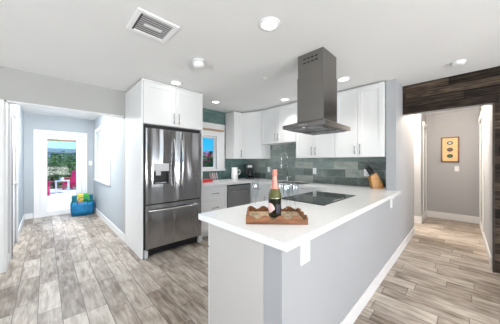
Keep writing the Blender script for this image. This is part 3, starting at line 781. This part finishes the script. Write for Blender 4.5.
# ------------------------------------------------------------ tote bag with towels in the left hall
t = thing('tote_bag', 'bright blue woven tote bag on the floor beside the glazed door', 'bag', (.66, 6.62, 0), R(-6))
def tote(bm):
    n = 28
    def ring(a, b, z):
        out = []
        for k in range(n):
            th = 2 * math.pi * k / n; c, s_ = math.cos(th), math.sin(th)
            out.append(bm.verts.new((a * abs(c) ** .6 * (1 if c > 0 else -1), b * abs(s_) ** .6 * (1 if s_ > 0 else -1), z)))
        return out
    rs = [ring(.215, .13, 0), ring(.23, .145, .12), ring(.235, .15, .25), ring(.228, .145, .33), ring(.218, .135, .33), ring(.225, .14, .25), ring(.205, .12, .015)]
    for A, B in zip(rs, rs[1:]):
        for k in range(n): bm.faces.new((A[k], A[(k + 1) % n], B[(k + 1) % n], B[k]))
    bm.faces.new(rs[0][::-1]); bm.faces.new(rs[-1])
obj('bag_body', tote, 'basket', t, smooth=True)
for y in (-.146, .146):
    obj('handle', lambda bm: tube(bm, [(-.10, y, .28), (-.09, y * 1.05, .38), (-.04, y * 1.08, .45), (.04, y * 1.08, .45), (.09, y * 1.05, .38), (.10, y, .28)], .009), 'basket', t, smooth=True)
def towel(name, label, m, x, y, z, w, h, stripes=False):
    t = thing(name, label, 'towel', (.66 + x, 6.62 + y, z), R(-6), 'folded towels in the tote bag')
    def f(bm):
        for k in range(4):
            prism(bm, [(-w / 2, k * h / 4), (w / 2, k * h / 4), (w / 2 + .006, (k + .5) * h / 4), (w / 2, (k + .95) * h / 4), (-w / 2, (k + .95) * h / 4), (-w / 2 - .006, (k + .5) * h / 4)], -.10, .10, 'y')
    obj('towel', f, m, t, .004)
    if stripes: boxes('stripe', [(-w / 2 - .001, w / 2 + .001, -.104, -.101, h * q, h * q + .014) for q in (.12, .4, .72)], 'oranget', t)
towel('folded_towel', 'folded teal towel at the left of the blue tote bag', 'tealt', -.158, 0, .19, .090, .30)
towel('folded_towel', 'folded yellow towel with orange stripes in the blue tote bag', 'yellowt', -.048, -.0, .20, .095, .32, True)
towel('folded_towel', 'folded green towel in the middle right of the blue tote bag', 'greent', .068, 0, .20, .100, .32)
towel('folded_towel', 'folded dark teal towel at the right of the blue tote bag', 'tealt', .170, 0, .19, .065, .29)

# ------------------------------------------------------------ outdoors
struct('patio', [(-8, 12, 7.125, 14.2, -.12, -.02)], 'patio', label='bright pale concrete patio')
struct('ground', [(-25, 45, 3.98, 45, -.3, -.125)], 'soil', label='garden soil')


def leaves(bm, c, rx, ry, rz, n, size, lo=.3):
    for _ in range(n):
        while True:
            p = Vector((random.uniform(-1, 1), random.uniform(-1, 1), random.uniform(-1, 1)))
            if lo < p.length < 1: break
        p = Vector((c[0] + p.x * rx, c[1] + p.y * ry, c[2] + p.z * rz))
        q = Matrix.Rotation(random.uniform(0, 6.28), 3, 'Z') @ Matrix.Rotation(random.uniform(-1.2, 1.2), 3, 'X')
        s = size * random.uniform(.6, 1.3)
        vs = [bm.verts.new(p + q @ Vector(v) * s) for v in ((-.5, 0, 0), (0, -.3, .08), (.6, 0, 0), (0, .3, .08))]
        bm.faces.new(vs)


def shrub(name, label, x, y, w, h, m, z0=-.12, n=1500, size=.13, bloom=0, cat='shrub', group='shrubs behind the patio'):
    t = thing(name, label, cat, (x, y, z0), 0, group)
    def stems(bm):
        for k in range(5):
            a = k * 1.26
            tube(bm, [(0, 0, 0), (.1 * w * math.cos(a), .1 * w * math.sin(a), h * .35), (.28 * w * math.cos(a), .28 * w * math.sin(a), h * .75)], .04, 6, .015)
    obj('stem', stems, 'bark', t)
    def f(bm):
        for k in range(5):
            a = k * 1.26
            leaves(bm, (w * .22 * math.cos(a), w * .22 * math.sin(a), h * random.uniform(.42, .60)), w * .33, w * .3, h * .42, n // 5, size, .2)
    obj('foliage', f, m, t)
    if bloom: obj('blossom', lambda bm: leaves(bm, (0, 0, h * .55), w * .5, w * .48, h * .45, bloom, size * .8, .7), 'bloom', t)
    return t

shrub('garden_shrub', 'dark green shrub behind the left pink chair', -1.3, 15.0, 1.6, 1.7, 'leafd')
shrub('garden_shrub', 'mid green rounded shrub behind the white patio table', .35, 15.2, 1.6, 2.0, 'leaf')
shrub('garden_shrub', 'dark green shrub behind the right pink chair', 2.2, 15.4, 1.5, 1.8, 'leafd', bloom=60)
shrub('garden_shrub', 'yellow green shrub at the left edge of the glazed door view', -1.1, 17.9, 1.6, 3.3, 'leafy', size=.16)
shrub('garden_shrub', 'large green shrub in the middle distance below the awning', 1.2, 18.0, 2.3, 2.35, 'leaf')
shrub('garden_shrub', 'large dark shrub in the distance at right of the garden', 3.7, 18.3, 2.1, 2.5, 'leafd')
shrub('garden_shrub', 'far dark hedge shrub at left of the garden', -3.0, 17.9, 2.0, 2.6, 'leafd')
# kitchen window view
shrub('flowering_shrub', 'magenta flowering shrub outside the kitchen window', 5.35, 7.6, 1.5, 2.1, 'leaf', bloom=420, size=.17, n=2600, group='shrubs outside the kitchen window')
shrub('flowering_shrub', 'magenta flowering shrub further right outside the kitchen window', 7.3, 7.8, 1.5, 2.0, 'leafd', bloom=300, size=.16, group='shrubs outside the kitchen window')
shrub('garden_shrub', 'dark leafy shrub at the left edge of the kitchen window view', 5.1, 9.5, 2.0, 2.25, 'leafd', size=.18, bloom=60, group='shrubs outside the kitchen window')

# covered cabana with teal awning
t = thing('awning', 'pale teal canvas awning on white posts beyond the garden', 'awning', (1.3, 21.5, -.12))
obj('canvas', lambda bm: prism(bm, [(-1.2, 2.35), (0, 2.95), (1.2, 2.35), (1.2, 2.40), (0, 3.0), (-1.2, 2.40)], -3.4, 3.4, 'x'), 'awning', t)
boxes('valance', [(-3.42, 3.42, -1.22, -1.2, 2.12, 2.40)], 'outw', t)
for x in (-3.3, -1.1, 1.1, 3.3):
    boxes('post', [(x - .05, x + .05, -1.19, -1.09, 0, 2.36)], 'outw', t)
# far house
t = thing('neighbour_house', 'tan neighbouring house with terracotta roof far beyond the garden', 'house', (2.0, 30, -.12))
boxes('wall', [(-6, 6, 0, 6, 0, 3.3)], 'housew', t)
obj('roof', lambda bm: prism(bm, [(-.6, 3.3), (3, 4.15), (6.6, 3.3), (6.6, 3.2), (-.6, 3.2)], -6.5, 6.5, 'x'), 'houser', t)
for x in (-4, -1.2, 1.6, 4.2):
    w = boxes('window', [(x - .5, x + .5, -.03, 0, 1.1, 2.4)], 'outw', t); boxes('pane', [(x - .42, x + .42, -.035, -.03, 1.18, 2.32)], 'glassblk', w)
# palms
def palm(label, x, y, h):
    t = thing('palm_tree', label, 'palm tree', (x, y, -.12), 0, 'palm trees beyond the awning')
    obj('trunk', lambda bm: tube(bm, [(0, 0, 0), (.05, 0, h * .5), (.12, 0, h)], .16, 8, .11), 'bark', t, smooth=True)
    def fr(bm):
        for k in range(16):
            a = k * 2.4; el = .9 - (k % 4) * .45
            base = Vector((.12, 0, h)); prev = None
            for j in range(8):
                s = j / 7
                p = base + Vector((math.cos(a), math.sin(a), 0)) * 1.25 * s + Vector((0, 0, el * s - 1.2 * s * s))
                side = Vector((-math.sin(a), math.cos(a), 0)) * .16 * math.sin(math.pi * min(1, s + .12)) 
                cur = (bm.verts.new(p - side - Vector((0, 0, .08))), bm.verts.new(p), bm.verts.new(p + side - Vector((0, 0, .08))))
                if prev:
                    bm.faces.new((prev[0], prev[1], cur[1], cur[0])); bm.faces.new((prev[1], prev[2], cur[2], cur[1]))
                prev = cur
    obj('fronds', fr, 'leaf', t)
palm('palm tree right of centre above the awning seen through the door', 3.0, 27, 4.0)
palm('palm tree at left of the sky seen through the glazed door', -.2, 26, 3.5)

# adirondack chairs and table
def adirondack(label, loc, rz):
    t = thing('patio_chair', label, 'chair', loc, rz, 'pink slatted patio chairs')
    for s in (-1, 1):
        boxes('leg', [(s * .30 - .018, s * .30 + .018, -.02, .08, 0, .54)], 'adir', t)
        obj('leg', lambda bm: prism(bm, [(-.02, .36), (-.02, .26), (.62, 0), (.80, 0), (.80, .05), (.45, .24)], s * .262 - .015, s * .262 + .015, 'x'), 'adir', t)
        boxes('armrest', [(s * .33 - .075, s * .33 + .075, -.10, .62, .54, .565)], 'adir', t, .01)
        boxes('arm_support', [(s * .30 - .018, s * .30 + .018, .50, .56, .2, .54)], 'adir', t)
    obj('seat', lambda bm: [prism(bm, [(k * .09 - .02, .365 - k * .035), (k * .09 + .06, .335 - k * .035), (k * .09 + .06, .355 - k * .035), (k * .09 - .02, .385 - k * .035)], -.27, .27, 'x') for k in range(6)], 'adir', t)
    def back(bm):
        for k in range(7):
            x = (k - 3) * .083; top = .98 - .035 * abs(k - 3) ** 1.6 * .55
            w0, w1 = .033, .039
            z0 = .17; sl = .38
            for (a, b) in ((z0, top),):
                y = lambda z: .48 + (z - z0) * sl
                v = [bm.verts.new(p) for p in ((x * .85 - w0, y(a), a), (x * .85 + w0, y(a), a), (x * 1.1 + w1, y(b), b), (x * 1.1 - w1, y(b), b))]
                w = [bm.verts.new(q.co + Vector((0, .022, 0))) for q in v]
                bm.faces.new(v[::-1]); bm.faces.new(w)
                for i in range(4): bm.faces.new((v[i], v[(i + 1) % 4], w[(i + 1) % 4], w[i]))
    obj('backrest', back, 'adir', t)
    boxes('back_rail', [(-.30, .30, .675, .70, .54, .60)], 'adir', t)
    return t
a = adirondack('pink slatted patio chair with tall rounded back right of the white table', (.86, 13.2, -.02), R(-30))
adirondack('pink slatted patio chair at the left of the white table, cut by the door edge', (-.16, 11.3, -.02), R(30))
t = thing('patio_table', 'small white patio table between the two pink chairs', 'table', (.52, 12.2, -.02))
boxes('tabletop', [(-.24, .24, -.24, .24, .50, .53)], 'outw', t, .005)
for sx_ in (-.2, .2):
    for sy_ in (-.2, .2):
        boxes('leg', [(sx_ - .025, sx_ + .025, sy_ - .025, sy_ + .025, 0, .50)], 'outw', t)
t = thing('potted_plant', 'small potted plant on the white patio table', 'plant', (.50, 12.2, .511))
obj('pot', lambda bm: lathe(bm, [(0, 0), (.06, 0), (.08, .13), (.07, .13), (0, .12)]), 'outw', t, smooth=True)
obj('foliage', lambda bm: leaves(bm, (0, 0, .22), .13, .13, .12, 160, .06), 'leaf', t)
